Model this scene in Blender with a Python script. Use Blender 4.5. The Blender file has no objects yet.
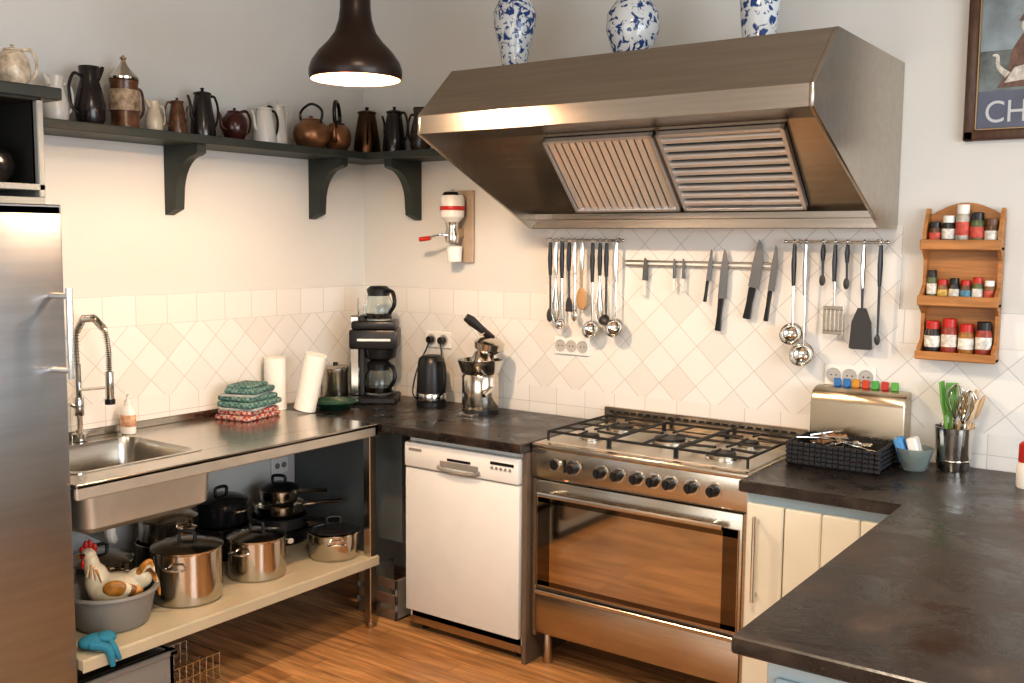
import bpy, bmesh, math, random
from mathutils import Matrix, Vector, Euler
random.seed(4)
V=Vector
scene=bpy.context.scene
# ---------------------------------------------------------------- materials
MATS={}
def nodes(m):
    m.use_nodes=True; nt=m.node_tree; return nt, nt.nodes['Principled BSDF']
def mat(name,col,rough=.5,metal=0.,var=.0,vscale=8.,bump=0.,bscale=60.,stretch=None,coat=0.,trans=0.,emit=None,es=0.,ior=None):
    if name in MATS: return MATS[name]
    m=bpy.data.materials.new(name); nt,p=nodes(m); L=nt.links
    c=(col[0],col[1],col[2],1)
    p.inputs['Base Color'].default_value=c; p.inputs['Roughness'].default_value=rough; p.inputs['Metallic'].default_value=metal
    if coat: p.inputs['Coat Weight'].default_value=coat; p.inputs['Coat Roughness'].default_value=.08
    if trans: p.inputs['Transmission Weight'].default_value=trans
    if ior: p.inputs['IOR'].default_value=ior
    if emit: p.inputs['Emission Color'].default_value=(*emit,1); p.inputs['Emission Strength'].default_value=es
    tc=nt.nodes.new('ShaderNodeTexCoord'); mp=nt.nodes.new('ShaderNodeMapping'); L.new(tc.outputs['Object'],mp.inputs['Vector'])
    if stretch: mp.inputs['Scale'].default_value=stretch
    n=nt.nodes.new('ShaderNodeTexNoise'); n.inputs['Scale'].default_value=vscale; n.inputs['Detail'].default_value=5; L.new(mp.outputs[0],n.inputs['Vector'])
    if var:
        cr=nt.nodes.new('ShaderNodeValToRGB'); cr.color_ramp.elements[0].position=.3; cr.color_ramp.elements[1].position=.7
        cr.color_ramp.elements[0].color=tuple(max(0,x*(1-var)) for x in col)+(1,)
        cr.color_ramp.elements[1].color=tuple(min(1,x*(1+var)) for x in col)+(1,)
        L.new(n.outputs['Fac'],cr.inputs[0]); L.new(cr.outputs[0],p.inputs['Base Color'])
    else:
        mr=nt.nodes.new('ShaderNodeMapRange'); mr.inputs['To Min'].default_value=max(0.02,rough*.85); mr.inputs['To Max'].default_value=min(1,rough*1.15)
        L.new(n.outputs['Fac'],mr.inputs['Value']); L.new(mr.outputs[0],p.inputs['Roughness'])
    if bump:
        n2=nt.nodes.new('ShaderNodeTexNoise'); n2.inputs['Scale'].default_value=bscale; n2.inputs['Detail'].default_value=4; L.new(mp.outputs[0],n2.inputs['Vector'])
        b=nt.nodes.new('ShaderNodeBump'); b.inputs['Strength'].default_value=bump; b.inputs['Distance'].default_value=.002
        L.new(n2.outputs['Fac'],b.inputs['Height']); L.new(b.outputs[0],p.inputs['Normal'])
    MATS[name]=m; return m
def checker(name,c1,c2,scale,rough=.9):
    if name in MATS: return MATS[name]
    m=bpy.data.materials.new(name);nt,p=nodes(m);L=nt.links;N=nt.nodes.new
    tc=N('ShaderNodeTexCoord');mp=N('ShaderNodeMapping');mp.inputs['Rotation'].default_value=(.3,.2,.4);L.new(tc.outputs['Object'],mp.inputs[0])
    ck=N('ShaderNodeTexChecker');ck.inputs['Scale'].default_value=scale;ck.inputs['Color1'].default_value=(*c1,1);ck.inputs['Color2'].default_value=(*c2,1);L.new(mp.outputs[0],ck.inputs['Vector']);L.new(ck.outputs[0],p.inputs['Base Color'])
    n=N('ShaderNodeTexNoise');n.inputs['Scale'].default_value=60;L.new(tc.outputs['Object'],n.inputs['Vector']);bp=N('ShaderNodeBump');bp.inputs['Strength'].default_value=.5;bp.inputs['Distance'].default_value=.003;L.new(n.outputs['Fac'],bp.inputs['Height']);L.new(bp.outputs[0],p.inputs['Normal'])
    p.inputs['Roughness'].default_value=rough;MATS[name]=m;return m
def stone():
    m=bpy.data.materials.new('dark_stone');nt,p=nodes(m);L=nt.links;N=nt.nodes.new
    tc=N('ShaderNodeTexCoord');n=N('ShaderNodeTexNoise');n.inputs['Scale'].default_value=4.5;n.inputs['Detail'].default_value=10;n.inputs['Roughness'].default_value=.68;n.inputs['Distortion'].default_value=.5;L.new(tc.outputs['Object'],n.inputs['Vector'])
    cr=N('ShaderNodeValToRGB');E=cr.color_ramp.elements;E[0].position=.36;E[0].color=(.010,.008,.007,1);E[1].position=.68;E[1].color=(.075,.053,.040,1);e=E.new(.52);e.color=(.024,.019,.016,1)
    L.new(n.outputs['Fac'],cr.inputs[0])
    v=N('ShaderNodeTexNoise');v.inputs['Scale'].default_value=110;v.inputs['Detail'].default_value=3;L.new(tc.outputs['Object'],v.inputs['Vector'])
    c2=N('ShaderNodeValToRGB');c2.color_ramp.elements[0].position=.62;c2.color_ramp.elements[0].color=(0,0,0,1);c2.color_ramp.elements[1].position=.72;c2.color_ramp.elements[1].color=(.06,.05,.04,1);L.new(v.outputs['Fac'],c2.inputs[0])
    ad=N('ShaderNodeMix');ad.data_type='RGBA';ad.blend_type='ADD';ad.inputs[0].default_value=1;L.new(cr.outputs[0],ad.inputs[6]);L.new(c2.outputs[0],ad.inputs[7]);L.new(ad.outputs[2],p.inputs['Base Color'])
    mr=N('ShaderNodeMapRange');mr.inputs['From Min'].default_value=.35;mr.inputs['From Max'].default_value=.65;mr.inputs['To Min'].default_value=.16;mr.inputs['To Max'].default_value=.48;L.new(n.outputs['Fac'],mr.inputs['Value']);L.new(mr.outputs[0],p.inputs['Roughness'])
    bp=N('ShaderNodeBump');bp.inputs['Strength'].default_value=.25;bp.inputs['Distance'].default_value=.003;n3=N('ShaderNodeTexNoise');n3.inputs['Scale'].default_value=35;n3.inputs['Detail'].default_value=6;L.new(tc.outputs['Object'],n3.inputs['Vector']);L.new(n3.outputs['Fac'],bp.inputs['Height']);L.new(bp.outputs[0],p.inputs['Normal'])
    return m
STONE=stone()
STEEL=mat('brushed_steel',(.54,.48,.40),.24,1.,var=.07,vscale=5,bump=.06,bscale=60,stretch=(1,12,30))
STEELH=mat('hood_steel',(.47,.425,.37),.27,1.,var=.08,vscale=4,bump=.05,bscale=40,stretch=(.6,12,12))
STEELT=mat('table_steel',(.56,.52,.46),.20,1.,var=.06,vscale=5,bump=.05,bscale=40,stretch=(8,1,8))
FRIDGE=mat('fridge_steel',(.36,.39,.43),.34,1.,var=.06,vscale=3,bump=.04,bscale=50,stretch=(1,1,12))
CHROME=mat('chrome',(.68,.66,.62),.12,1.)
POT=mat('pot_steel',(.60,.55,.48),.15,1.,var=.05,vscale=10)
BASIN=mat('basin_steel',(.58,.54,.47),.42,.8,var=.05,vscale=10)
BLACK=mat('black_plastic',(.012,.012,.013),.35)
IRON=mat('cast_iron',(.012,.012,.012),.5,bump=.2)
GREENW=mat('shelf_green_paint',(.034,.043,.038),.5,var=.15)
GREYP=mat('grey_blue_panel',(.12,.14,.145),.5,var=.05)
WHITE=mat('white_enamel',(.82,.81,.77),.3,var=.02)
CREAM=mat('cream_paint',(.78,.73,.60),.4,var=.03)
PALEBLUE=mat('pale_blue_paint',(.42,.52,.56),.45,var=.03)
PAPER=mat('paper_white',(.85,.82,.76),.9,bump=.3,bscale=80)
WOODS=mat('pine_wood',(.42,.19,.06),.45,var=.25,vscale=6,stretch=(1,6,12))
WOODD=mat('dark_frame_wood',(.07,.032,.018),.4,var=.4,vscale=9,stretch=(8,8,2))
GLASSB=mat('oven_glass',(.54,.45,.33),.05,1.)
DARKIN=mat('dark_inside',(.02,.02,.02),.7)
RED=mat('red_plastic',(.5,.03,.02),.35)
BLUEW=mat('blue_cloth',(.03,.20,.30),.9,bump=.5)
BRONZE=mat('bronze',(.10,.055,.03),.3,1.,var=.3)
BEIGE=mat('shelf_beige',(.48,.42,.30),.5,var=.08,vscale=4)
GREYPL=mat('grey_plastic',(.25,.24,.22),.5)
DKPL=mat('dark_nylon',(.045,.045,.047),.4)
GLASS=mat('clear_glass',(.9,.95,.95),.03,0,trans=1.,ior=1.3)
# ---------------------------------------------------------------- builder
class B:
    def __init__(s,name,loc=(0,0,0),rot=(0,0,0),scale=1.):
        s.name=name;s.v=[];s.f=[];s.mi=[];s.mats=[];s.loc=loc;s.rot=rot;s.scale=scale;s.M=Matrix()
    def _m(s,m):
        if m not in s.mats: s.mats.append(m)
        return s.mats.index(m)
    def add(s,vs,fs,m,M=None):
        k=len(s.v);T=s.M@M if M is not None else s.M
        s.v+=[T@V(v) for v in vs]; s.f+=[tuple(i+k for i in f) for f in fs]; s.mi+=[s._m(m)]*len(fs)
    def box(s,x0,x1,y0,y1,z0,z1,m,bev=.002,M=None,seg=1):
        x0,x1=sorted((x0,x1));y0,y1=sorted((y0,y1));z0,z1=sorted((z0,z1))
        bm=bmesh.new();bmesh.ops.create_cube(bm,size=1)
        for v in bm.verts: v.co=V(((x0+x1)/2+v.co.x*(x1-x0),(y0+y1)/2+v.co.y*(y1-y0),(z0+z1)/2+v.co.z*(z1-z0)))
        bev=min(bev,.45*min(x1-x0,y1-y0,z1-z0))
        if bev>0: bmesh.ops.bevel(bm,geom=bm.edges[:],offset=bev,segments=seg,affect='EDGES',profile=.5)
        bm.verts.index_update()
        s.add([v.co.copy() for v in bm.verts],[[v.index for v in f.verts] for f in bm.faces],m,M);bm.free()
    def lathe(s,prof,m,c=(0,0,0),seg=28,M=None,sx=1.,sy=1.):
        vs=[];rings=[]
        for r,z in prof:
            if r<1e-5: rings.append([len(vs)]);vs.append((c[0],c[1],c[2]+z))
            else:
                rings.append(list(range(len(vs),len(vs)+seg)))
                for i in range(seg):
                    a=2*math.pi*i/seg;vs.append((c[0]+r*math.cos(a)*sx,c[1]+r*math.sin(a)*sy,c[2]+z))
        fs=[]
        for a,b in zip(rings,rings[1:]):
            if len(a)==1 and len(b)==1: continue
            for i in range(seg):
                j=(i+1)%seg
                if len(a)==1: fs.append((a[0],b[j],b[i]))
                elif len(b)==1: fs.append((a[i],a[j],b[0]))
                else: fs.append((a[i],a[j],b[j],b[i]))
        s.add(vs,fs,m,M)
    def cyl(s,c,r,h,m,seg=24,M=None,r2=None):
        r2=r if r2 is None else r2
        s.lathe([(0,0),(r*.94,0),(r,.03*h if h<.1 else .003),(r2,h-(.03*h if h<.1 else .003)),(r2*.94,h),(0,h)],m,c,seg,M)
    def sph(s,c,r,m,seg=20,M=None,sc=(1,1,1)):
        pr=[(r*math.sin(math.pi*i/12),-r*math.cos(math.pi*i/12)) for i in range(13)];pr[0]=(0,-r);pr[-1]=(0,r)
        T=Matrix.Translation(c)@Matrix.Diagonal((*sc,1))
        s.lathe(pr,m,(0,0,0),seg,(M@T) if M is not None else T)
    def tube(s,pts,r,m,seg=10,smooth=True,M=None,closed=False,flat=1.):
        pts=[V(p) for p in pts];n=len(pts)
        rr=list(r) if hasattr(r,'__len__') else [r]*n
        if smooth and n>2:
            P=[];R=[]
            for i in range(n-1 if not closed else n):
                if closed: p0,p1,p2,p3=pts[i-1],pts[i],pts[(i+1)%n],pts[(i+2)%n]; ra,rb=rr[i],rr[(i+1)%n]
                else: p0=pts[max(i-1,0)];p1=pts[i];p2=pts[i+1];p3=pts[min(i+2,n-1)]; ra,rb=rr[i],rr[i+1]
                for k in range(6):
                    t=k/6;P.append(.5*((2*p1)+(p2-p0)*t+(2*p0-5*p1+4*p2-p3)*t*t+(3*p1-p0-3*p2+p3)*t**3));R.append(ra+(rb-ra)*t)
            if not closed: P.append(pts[-1]);R.append(rr[-1])
            pts,rr=P,R;n=len(pts)
        vs=[];fs=[];T=(pts[1]-pts[0]).normalized();N=T.orthogonal().normalized()
        if abs(T.z)<.9: N=(V((0,0,1))-T*T.z).normalized()
        for i in range(n):
            a=pts[i-1] if (i>0 or closed) else pts[i];b=pts[(i+1)%n] if (i<n-1 or closed) else pts[i]
            t=(b-a)
            t=t.normalized() if t.length>1e-9 else T
            N=(N-t*N.dot(t));N=N.normalized() if N.length>1e-6 else t.orthogonal().normalized()
            Bn=t.cross(N)
            for k in range(seg):
                an=2*math.pi*k/seg;vs.append(pts[i]+N*math.cos(an)*rr[i]+Bn*math.sin(an)*rr[i]*flat)
        for i in range(n-1+(1 if closed else 0)):
            for k in range(seg):
                j=(i+1)%n;q=(k+1)%seg;fs.append((i*seg+k,i*seg+q,j*seg+q,j*seg+k))
        if not closed: fs.append(tuple(range(seg))[::-1]);fs.append(tuple((n-1)*seg+k for k in range(seg)))
        s.add(vs,fs,m,M)
    def prism(s,poly,axis,a,b,m,M=None,bev=0):
        def P(u,v,w): return {0:(w,u,v),1:(u,w,v),2:(u,v,w)}[axis]
        n=len(poly);bm=bmesh.new()
        A=[bm.verts.new(P(u,v,a)) for u,v in poly];Bv=[bm.verts.new(P(u,v,b)) for u,v in poly]
        bm.faces.new(A[::-1]);bm.faces.new(Bv)
        for i in range(n): bm.faces.new((A[i],A[(i+1)%n],Bv[(i+1)%n],Bv[i]))
        bmesh.ops.recalc_face_normals(bm,faces=bm.faces[:])
        if bev: bmesh.ops.bevel(bm,geom=bm.edges[:],offset=bev,segments=1,affect='EDGES',profile=.5)
        bm.verts.index_update()
        s.add([v.co.copy() for v in bm.verts],[[v.index for v in f.verts] for f in bm.faces],m,M);bm.free()
    def done(s,parent=None,ang=35,flip=True):
        me=bpy.data.meshes.new(s.name);me.from_pydata([tuple(v) for v in s.v],[],s.f)
        for m in s.mats: me.materials.append(m)
        me.polygons.foreach_set('material_index',s.mi)
        bm=bmesh.new();bm.from_mesh(me);bmesh.ops.recalc_face_normals(bm,faces=bm.faces[:]);bm.to_mesh(me);bm.free()
        me.polygons.foreach_set('use_smooth',[True]*len(me.polygons));me.set_sharp_from_angle(angle=math.radians(ang));me.update()
        o=bpy.data.objects.new(s.name,me);bpy.context.collection.objects.link(o)
        o.location=s.loc;o.rotation_euler=s.rot;o.scale=(s.scale,)*3
        if parent: o.parent=parent
        return o
def simple(name,x0,x1,y0,y1,z0,z1,m,bev=.0):
    b=B(name);b.box(x0,x1,y0,y1,z0,z1,m,bev);return b.done()
# ---------------------------------------------------------------- room
WALLM=mat('wall_paint',(.67,.67,.645),.75,var=.03,vscale=1.5,bump=.15,bscale=120)
CEIL=mat('ceiling_paint',(.66,.63,.57),.9)
simple('wall_back',-.12,6.2,0,.12,0,3.0,WALLM)
simple('wall_left',-.12,0,-6.5,0,0,3.0,WALLM)
simple('ceiling',-.12,6.2,-6.5,.12,3.0,3.1,CEIL)
b=B('wall_right')
for a in [(-6.5,-4.2,0,3),(-1.0,.0,0,3),(-4.2,-1.0,0,.9),(-4.2,-1.0,2.5,3)]: b.box(6.08,6.2,a[0],a[1],a[2],a[3],WALLM,0)
b.done()
b=B('wall_front')
for a in [(0,1.2,0,3),(5.2,6.08,0,3),(1.2,5.2,0,.8),(1.2,5.2,2.5,3)]: b.box(a[0],a[1],-6.5,-6.38,a[2],a[3],WALLM,0)
b.done()
b=B('window_1')
for y in (-4.2,-3.1,-2.05,-1.04): b.box(6.1,6.16,y,y+.05,.9,2.5,WHITE)
for z in (.9,2.45): b.box(6.1,6.16,-4.2,-1.0,z,z+.05,WHITE)
b.done()
b=B('window_2')
for x in (1.2,2.5,3.85,5.15): b.box(x,x+.05,-6.47,-6.41,.8,2.5,WHITE)
for z in (.8,2.45): b.box(1.2,5.2,-6.47,-6.41,z,z+.05,WHITE)
b.done()
def floor_mat():
    m=bpy.data.materials.new('oak_laminate');nt,p=nodes(m);L=nt.links;N=nt.nodes.new
    tc=N('ShaderNodeTexCoord');mp=N('ShaderNodeMapping');L.new(tc.outputs['Object'],mp.inputs[0])
    br=N('ShaderNodeTexBrick');br.offset=.37;br.inputs['Scale'].default_value=1;br.inputs['Brick Width'].default_value=1.25;br.inputs['Row Height'].default_value=.095
    br.inputs['Mortar Size'].default_value=.0012;br.inputs['Color1'].default_value=(.70,.41,.19,1);br.inputs['Color2'].default_value=(.50,.275,.12,1);br.inputs['Mortar'].default_value=(.12,.06,.025,1)
    L.new(mp.outputs[0],br.inputs['Vector'])
    m2=N('ShaderNodeMapping');m2.inputs['Scale'].default_value=(1.2,14,1);L.new(tc.outputs['Object'],m2.inputs[0])
    n=N('ShaderNodeTexNoise');n.inputs['Scale'].default_value=2.5;n.inputs['Detail'].default_value=8;n.inputs['Distortion'].default_value=.6;L.new(m2.outputs[0],n.inputs['Vector'])
    cr=N('ShaderNodeValToRGB');cr.color_ramp.elements[0].position=.33;cr.color_ramp.elements[0].color=(.42,.36,.3,1);cr.color_ramp.elements[1].position=.65;cr.color_ramp.elements[1].color=(1.15,1.1,1.05,1)
    L.new(n.outputs['Fac'],cr.inputs[0])
    mx=N('ShaderNodeMix');mx.data_type='RGBA';mx.blend_type='MULTIPLY';mx.inputs[0].default_value=.85
    L.new(br.outputs['Color'],mx.inputs[6]);L.new(cr.outputs[0],mx.inputs[7]);L.new(mx.outputs[2],p.inputs['Base Color'])
    p.inputs['Roughness'].default_value=.30
    return m
simple('floor',-.12,6.2,-6.5,.12,-.1,0,floor_mat())
def tile_mat(name,axis,ztop):
    m=bpy.data.materials.new(name);nt,p=nodes(m);L=nt.links;N=nt.nodes.new
    tc=N('ShaderNodeTexCoord');sp=N('ShaderNodeSeparateXYZ');L.new(tc.outputs['Object'],sp.inputs[0])
    cb=N('ShaderNodeCombineXYZ');L.new(sp.outputs[axis],cb.inputs[0]);L.new(sp.outputs[2],cb.inputs[1])
    def brick(w,h,c2,rot,off=(0,0,0),bias=-.5):
        mp=N('ShaderNodeMapping');mp.inputs['Rotation'].default_value=(0,0,rot);mp.inputs['Location'].default_value=off;L.new(cb.outputs[0],mp.inputs[0])
        br=N('ShaderNodeTexBrick');br.offset=0;br.inputs['Scale'].default_value=1;br.inputs['Brick Width'].default_value=w;br.inputs['Row Height'].default_value=h
        br.inputs['Mortar Size'].default_value=.0016;br.inputs['Mortar Smooth'].default_value=.2;br.inputs['Bias'].default_value=bias
        br.inputs['Color1'].default_value=(.78,.77,.74,1);br.inputs['Color2'].default_value=c2;br.inputs['Mortar'].default_value=(.56,.545,.51,1)
        L.new(mp.outputs[0],br.inputs['Vector']);return br
    dia=brick(.118,.118,(.64,.61,.56,1),math.pi/4,(.03,.02,0),-.55)
    sq=brick(.15,.125,(.73,.71,.67,1),0,(0,.05,0),-.3)
    def gt(v,op='GREATER_THAN'):
        g=N('ShaderNodeMath');g.operation=op;g.inputs[1].default_value=v;L.new(sp.outputs[2],g.inputs[0]);return g
    a=gt(ztop-.125);c=gt(1.025,'LESS_THAN');mm=N('ShaderNodeMath');mm.operation='MAXIMUM';L.new(a.outputs[0],mm.inputs[0]);L.new(c.outputs[0],mm.inputs[1])
    mx=N('ShaderNodeMix');mx.data_type='RGBA';L.new(mm.outputs[0],mx.inputs[0]);L.new(dia.outputs['Color'],mx.inputs[6]);L.new(sq.outputs['Color'],mx.inputs[7]);L.new(mx.outputs[2],p.inputs['Base Color'])
    mf=N('ShaderNodeMix');mf.data_type='FLOAT';L.new(mm.outputs[0],mf.inputs[0]);L.new(dia.outputs['Fac'],mf.inputs[2]);L.new(sq.outputs['Fac'],mf.inputs[3])
    bp=N('ShaderNodeBump');bp.invert=True;bp.inputs['Strength'].default_value=.5;bp.inputs['Distance'].default_value=.002;L.new(mf.outputs[0],bp.inputs['Height']);L.new(bp.outputs[0],p.inputs['Normal'])
    p.inputs['Roughness'].default_value=.22
    return m
simple('wall_left_tiles',0,.009,-2.6,0,.9,1.45,tile_mat('tiles_left',1,1.45))
b=B('wall_back_tiles');tm=tile_mat('tiles_back',0,1.45);tm2=tile_mat('tiles_back_upper',0,3)
b.box(.009,1.14,-.009,0,.9,1.45,tm,0);b.box(1.14,2.68,-.009,0,.9,1.75,tm2,0);b.box(2.68,4.2,-.009,0,.9,1.45,tm,0);b.done()
# ---------------------------------------------------------------- big furniture
b=B('refrigerator',(0,-2.065,0))
b.box(.02,.66,-.72,0,.05,1.75,FRIDGE,.004);b.box(.66,.70,-.72,0,.12,1.784,FRIDGE,.008,seg=2);b.box(.02,.64,-.70,-.02,0,.06,BLACK);b.box(.02,.70,-.72,0,1.752,1.784,FRIDGE,.004)
b.tube([(.775,-.03,1.25),(.775,-.03,1.53)],.011,CHROME,smooth=False)
for z in (1.275,1.505): b.tube([(.69,-.05,z),(.775,-.03,z)],.009,CHROME,smooth=False)
b.done()
b=B('storage_cabinet')
CABF=mat('cabinet_frame_grey',(.30,.31,.30),.5)
for z0,z1 in ((1.787,1.812),(1.835,1.855)): b.box(.0,.5,-2.75,-2.0,z0,z1,CABF)
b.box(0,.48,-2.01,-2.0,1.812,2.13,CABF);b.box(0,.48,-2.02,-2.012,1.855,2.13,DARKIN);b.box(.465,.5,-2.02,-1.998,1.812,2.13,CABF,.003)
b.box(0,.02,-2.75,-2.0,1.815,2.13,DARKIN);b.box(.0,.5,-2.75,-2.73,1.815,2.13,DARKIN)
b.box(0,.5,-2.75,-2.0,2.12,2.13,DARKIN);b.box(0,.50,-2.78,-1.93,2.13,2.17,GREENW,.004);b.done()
b=B('steel_sink_table')
X1=.72;Y0=-2.06;Y1=-.67
bx0,bx1,by0,by1=.13,.58,-1.98,-1.47
b.box(0.01,bx0,Y0,Y1,.885,.9,STEELT,.002);b.box(bx1,X1,Y0,Y1,.885,.9,STEELT,.002);b.box(bx0,bx1,Y0,by0,.885,.9,STEELT,0);b.box(bx0,bx1,by1,Y1,.885,.9,STEELT,0)
b.box(X1-.02,X1,Y0,Y1,.848,.898,BASIN,.004);b.box(.01,X1,Y1-.02,Y1,.85,.895,STEELT,.002);b.box(.01,.02,Y0,Y1,.9,.93,STEELT,.002)
def rr(x0,x1,y0,y1,r,z,n=5):
    out=[]
    for cx,cy,a0 in ((x1-r,y1-r,0),(x0+r,y1-r,90),(x0+r,y0+r,180),(x1-r,y0+r,270)):
        for i in range(n+1):
            a=math.radians(a0+90*i/n);out.append((cx+r*math.cos(a),cy+r*math.sin(a),z))
    return out
def rings(b,R,m,cap0=False,cap1=True):
    vs=[p for r in R for p in r];n=len(R[0]);fs=[]
    for k in range(len(R)-1):
        for i in range(n): j=(i+1)%n;fs.append((k*n+i,k*n+j,(k+1)*n+j,(k+1)*n+i))
    if cap1: fs.append(tuple(range((len(R)-1)*n,len(R)*n)))
    if cap0: fs.append(tuple(range(n))[::-1])
    b.add(vs,fs,m)
rings(b,[rr(bx0-.006,bx1+.006,by0-.006,by1+.006,.03,.9),rr(bx0-.006,bx1+.006,by0-.006,by1+.006,.03,.903),rr(bx0+.01,bx1-.01,by0+.01,by1-.01,.06,.903),rr(bx0+.018,bx1-.018,by0+.018,by1-.018,.06,.88),rr(bx0+.03,bx1-.03,by0+.03,by1-.03,.06,.73),rr(bx0+.06,bx1-.06,by0+.06,by1-.06,.05,.715)],STEELT)
rings(b,[rr(bx0-.02,bx1+.03,by0,by1+.03,.04,.885),rr(bx0-.01,bx1+.025,by0+.012,by1+.02,.05,.71),rr(bx0+.02,bx1-.01,by0+.04,by1-.02,.05,.685)],BASIN)
b.cyl((.36,-1.72,.714),.03,.006,CHROME)
for x,y in ((X1-.025,Y1-.028),(.035,Y0+.03)): b.box(x-.02,x+.02,y-.02,y+.02,.03,.87,STEELT,.003);b.cyl((x,y,0),.014,.04,STEEL)
b.box(.015,X1,Y0,Y1,.285,.323,BEIGE,.003);b.box(X1-.004,X1+.002,Y0,Y1,.28,.318,BEIGE,.001)
b.tube([(.36,-1.72,.69),(.36,-1.72,.60),(.30,-1.68,.56),(.10,-1.66,.56),(.012,-1.66,.56)],.02,WHITE)
b.done()
simple('cabinet_end_panel',.012,.70,-.50,-.48,.33,.86,GREYP,.002)
b=B('kitchen_tap',(.075,-1.655,.901))
b.cyl((0,0,0),.028,.03,CHROME);b.tube([(0,0,.02),(0,0,.30)],.013,CHROME,smooth=False);b.cyl((0,0,.10),.02,.07,CHROME);b.tube([(0,0,.13),(.02,-.05,.15)],.007,CHROME,smooth=False)
pts=[(0,0,.30),(0,0,.42),(.035,.01,.475),(.09,.02,.48),(.14,.03,.44),(.155,.035,.36),(.155,.035,.28)]
b.tube(pts,.009,CHROME)
P=[V(p) for p in pts]
def at(t):
    t=t*(len(P)-1);i=min(int(t),len(P)-2);return P[i].lerp(P[i+1],t-i)
for i in range(60):
    c=at(i/59);d=(at(min(1,i/59+.02))-at(max(0,i/59-.02))).normalized();q=d.to_track_quat('Z','Y').to_matrix().to_4x4()
    b.lathe([(.011,-.0015),(.0145,0),(.011,.0015)],CHROME,seg=12,M=Matrix.Translation(c)@q)
b.cyl((.155,.035,.17),.016,.11,CHROME);b.tube([(0,0,.20),(.08,.02,.21),(.15,.035,.22)],.006,CHROME);b.cyl((.155,.035,.155),.019,.02,BLACK)
b.done()
b=B('soap_bottle',(.085,-1.45,.902));b.lathe([(0,0),(.033,0),(.036,.008),(.036,.085),(.028,.105),(.013,.115),(.013,.125),(0,.125)],WHITE,sy=.75)
b.lathe([(.0365,.03),(.037,.032),(.037,.075),(.0365,.077)],mat('soap_label',(.75,.40,.25),.5,var=.5,vscale=40),sy=.75)
b.cyl((0,0,.12),.014,.015,WHITE);b.tube([(0,0,.13),(0,0,.155),(.03,-.01,.155)],.005,WHITE);b.done()
b=B('stone_worktop')
b.box(.01,.74,-.665,-.0095,.862,.9,STONE,.003);b.box(.74,1.463,-.665,-.0095,.862,.9,STONE,.003);b.done()
b=B('stone_peninsula_worktop')
b.prism([(2.37,-.0095),(2.37,-.70),(2.89,-.70),(2.89,-1.965),(4.15,-1.965),(4.15,-.0095)],2,.862,.9,STONE,bev=.004);b.done()
b=B('kitchen_cabinet')
b.box(2.385,2.92,-.66,-.02,.10,.858,PALEBLUE,.002);b.box(2.40,2.90,-.60,-.03,0,.10,BLACK)
b.box(2.395,2.52,-.682,-.66,.12,.825,CREAM,.004)
for i in range(3): b.box(2.524+i*.122,2.644+i*.122,-.682,-.66,.12,.825,CREAM,.005)
b.tube([(2.435,-.715,.50),(2.435,-.715,.79)],.007,CHROME,smooth=False)
for z in (.52,.77): b.tube([(2.435,-.68,z),(2.435,-.715,z)],.006,CHROME,smooth=False)
b.box(2.95,4.1,-1.92,-.665,.10,.858,PALEBLUE,.003);b.box(2.99,4.05,-1.88,-.7,0,.10,BLACK)
for i in range(4): b.box(2.97+i*.28,3.23+i*.28,-1.935,-1.92,.13,.82,PALEBLUE,.005)
b.done()
b=B('dishwasher',(.839,0,0))
b.box(.0,.6,-.60,-.03,.06,.85,WHITE,.003)
b.box(.003,.597,-.635,-.60,.10,.725,WHITE,.006,seg=2)
b.box(.003,.597,-.642,-.60,.73,.835,WHITE,.008,seg=2)
b.box(.02,.58,-.58,-.1,.02,.10,BLACK,.002);b.box(.01,.59,-.60,-.58,.03,.10,STEEL,.002)
b.tube([(.19,-.643,.752),(.23,-.643,.74),(.30,-.643,.736),(.37,-.643,.74),(.41,-.643,.752)],.009,GREYPL)
b.box(.20,.40,-.645,-.64,.752,.778,GREYPL,.003);b.box(.24,.36,-.646,-.64,.782,.792,BLACK,.001)
for i in range(5): b.cyl((0,0,0),.006,.004,GREYPL,seg=12,M=Matrix.Translation((.47+i*.022,-.642,.785))@Matrix.Rotation(math.pi/2,4,'X'))
b.box(.46,.575,-.644,-.64,.798,.81,BLACK,.001);b.box(.03,.10,-.644,-.64,.80,.812,GREYPL,.001)
for x in(.05,.55): b.cyl((x,-.55,0),.018,.06,BLACK)
b.done()
simple('cabinet_side_panel',1.443,1.463,-.62,-.02,0,.86,mat('side_panel_brown',(.16,.12,.09),.4,var=.1),.001)
b=B('range_cooker',(1.467,0,0))
b.box(.003,.897,-.56,-.03,.12,.875,STEEL,.003)
b.box(.0,.9,-.60,-.02,.875,.9,STEEL,.008,seg=3)
b.box(0,.9,-.598,-.55,.765,.885,STEEL,.006,seg=2)
b.box(.02,.88,-.595,-.55,.325,.757,STEEL,.006,seg=2)
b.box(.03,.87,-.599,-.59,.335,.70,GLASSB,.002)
DG2=mat('oven_glass_border',(.15,.115,.08),.06,1.)
for a in ((.035,.865,.67,.698),(.035,.865,.337,.355),(.035,.09,.337,.698),(.81,.865,.337,.698)): b.box(a[0],a[1],-.6,-.598,a[2],a[3],DG2,0)
b.box(.0,.02,-.59,-.55,.12,.76,STEEL,.002);b.box(.88,.9,-.59,-.55,.12,.76,STEEL,.002)
b.box(.02,.88,-.596,-.55,.135,.312,STEEL,.008,seg=2);b.box(.02,.88,-.60,-.59,.295,.312,STEEL,.003)
b.tube([(.07,-.65,.715),(.83,-.65,.715)],.011,CHROME,smooth=False)
for x in (.11,.79): b.tube([(x,-.59,.715),(x,-.65,.715)],.009,CHROME,smooth=False)
for x in (.05,.85):
    for y in (-.54,-.08): b.cyl((x,y,0),.02,.13,STEEL)
RX=Matrix.Rotation(math.pi/2,4,'X')
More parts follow.
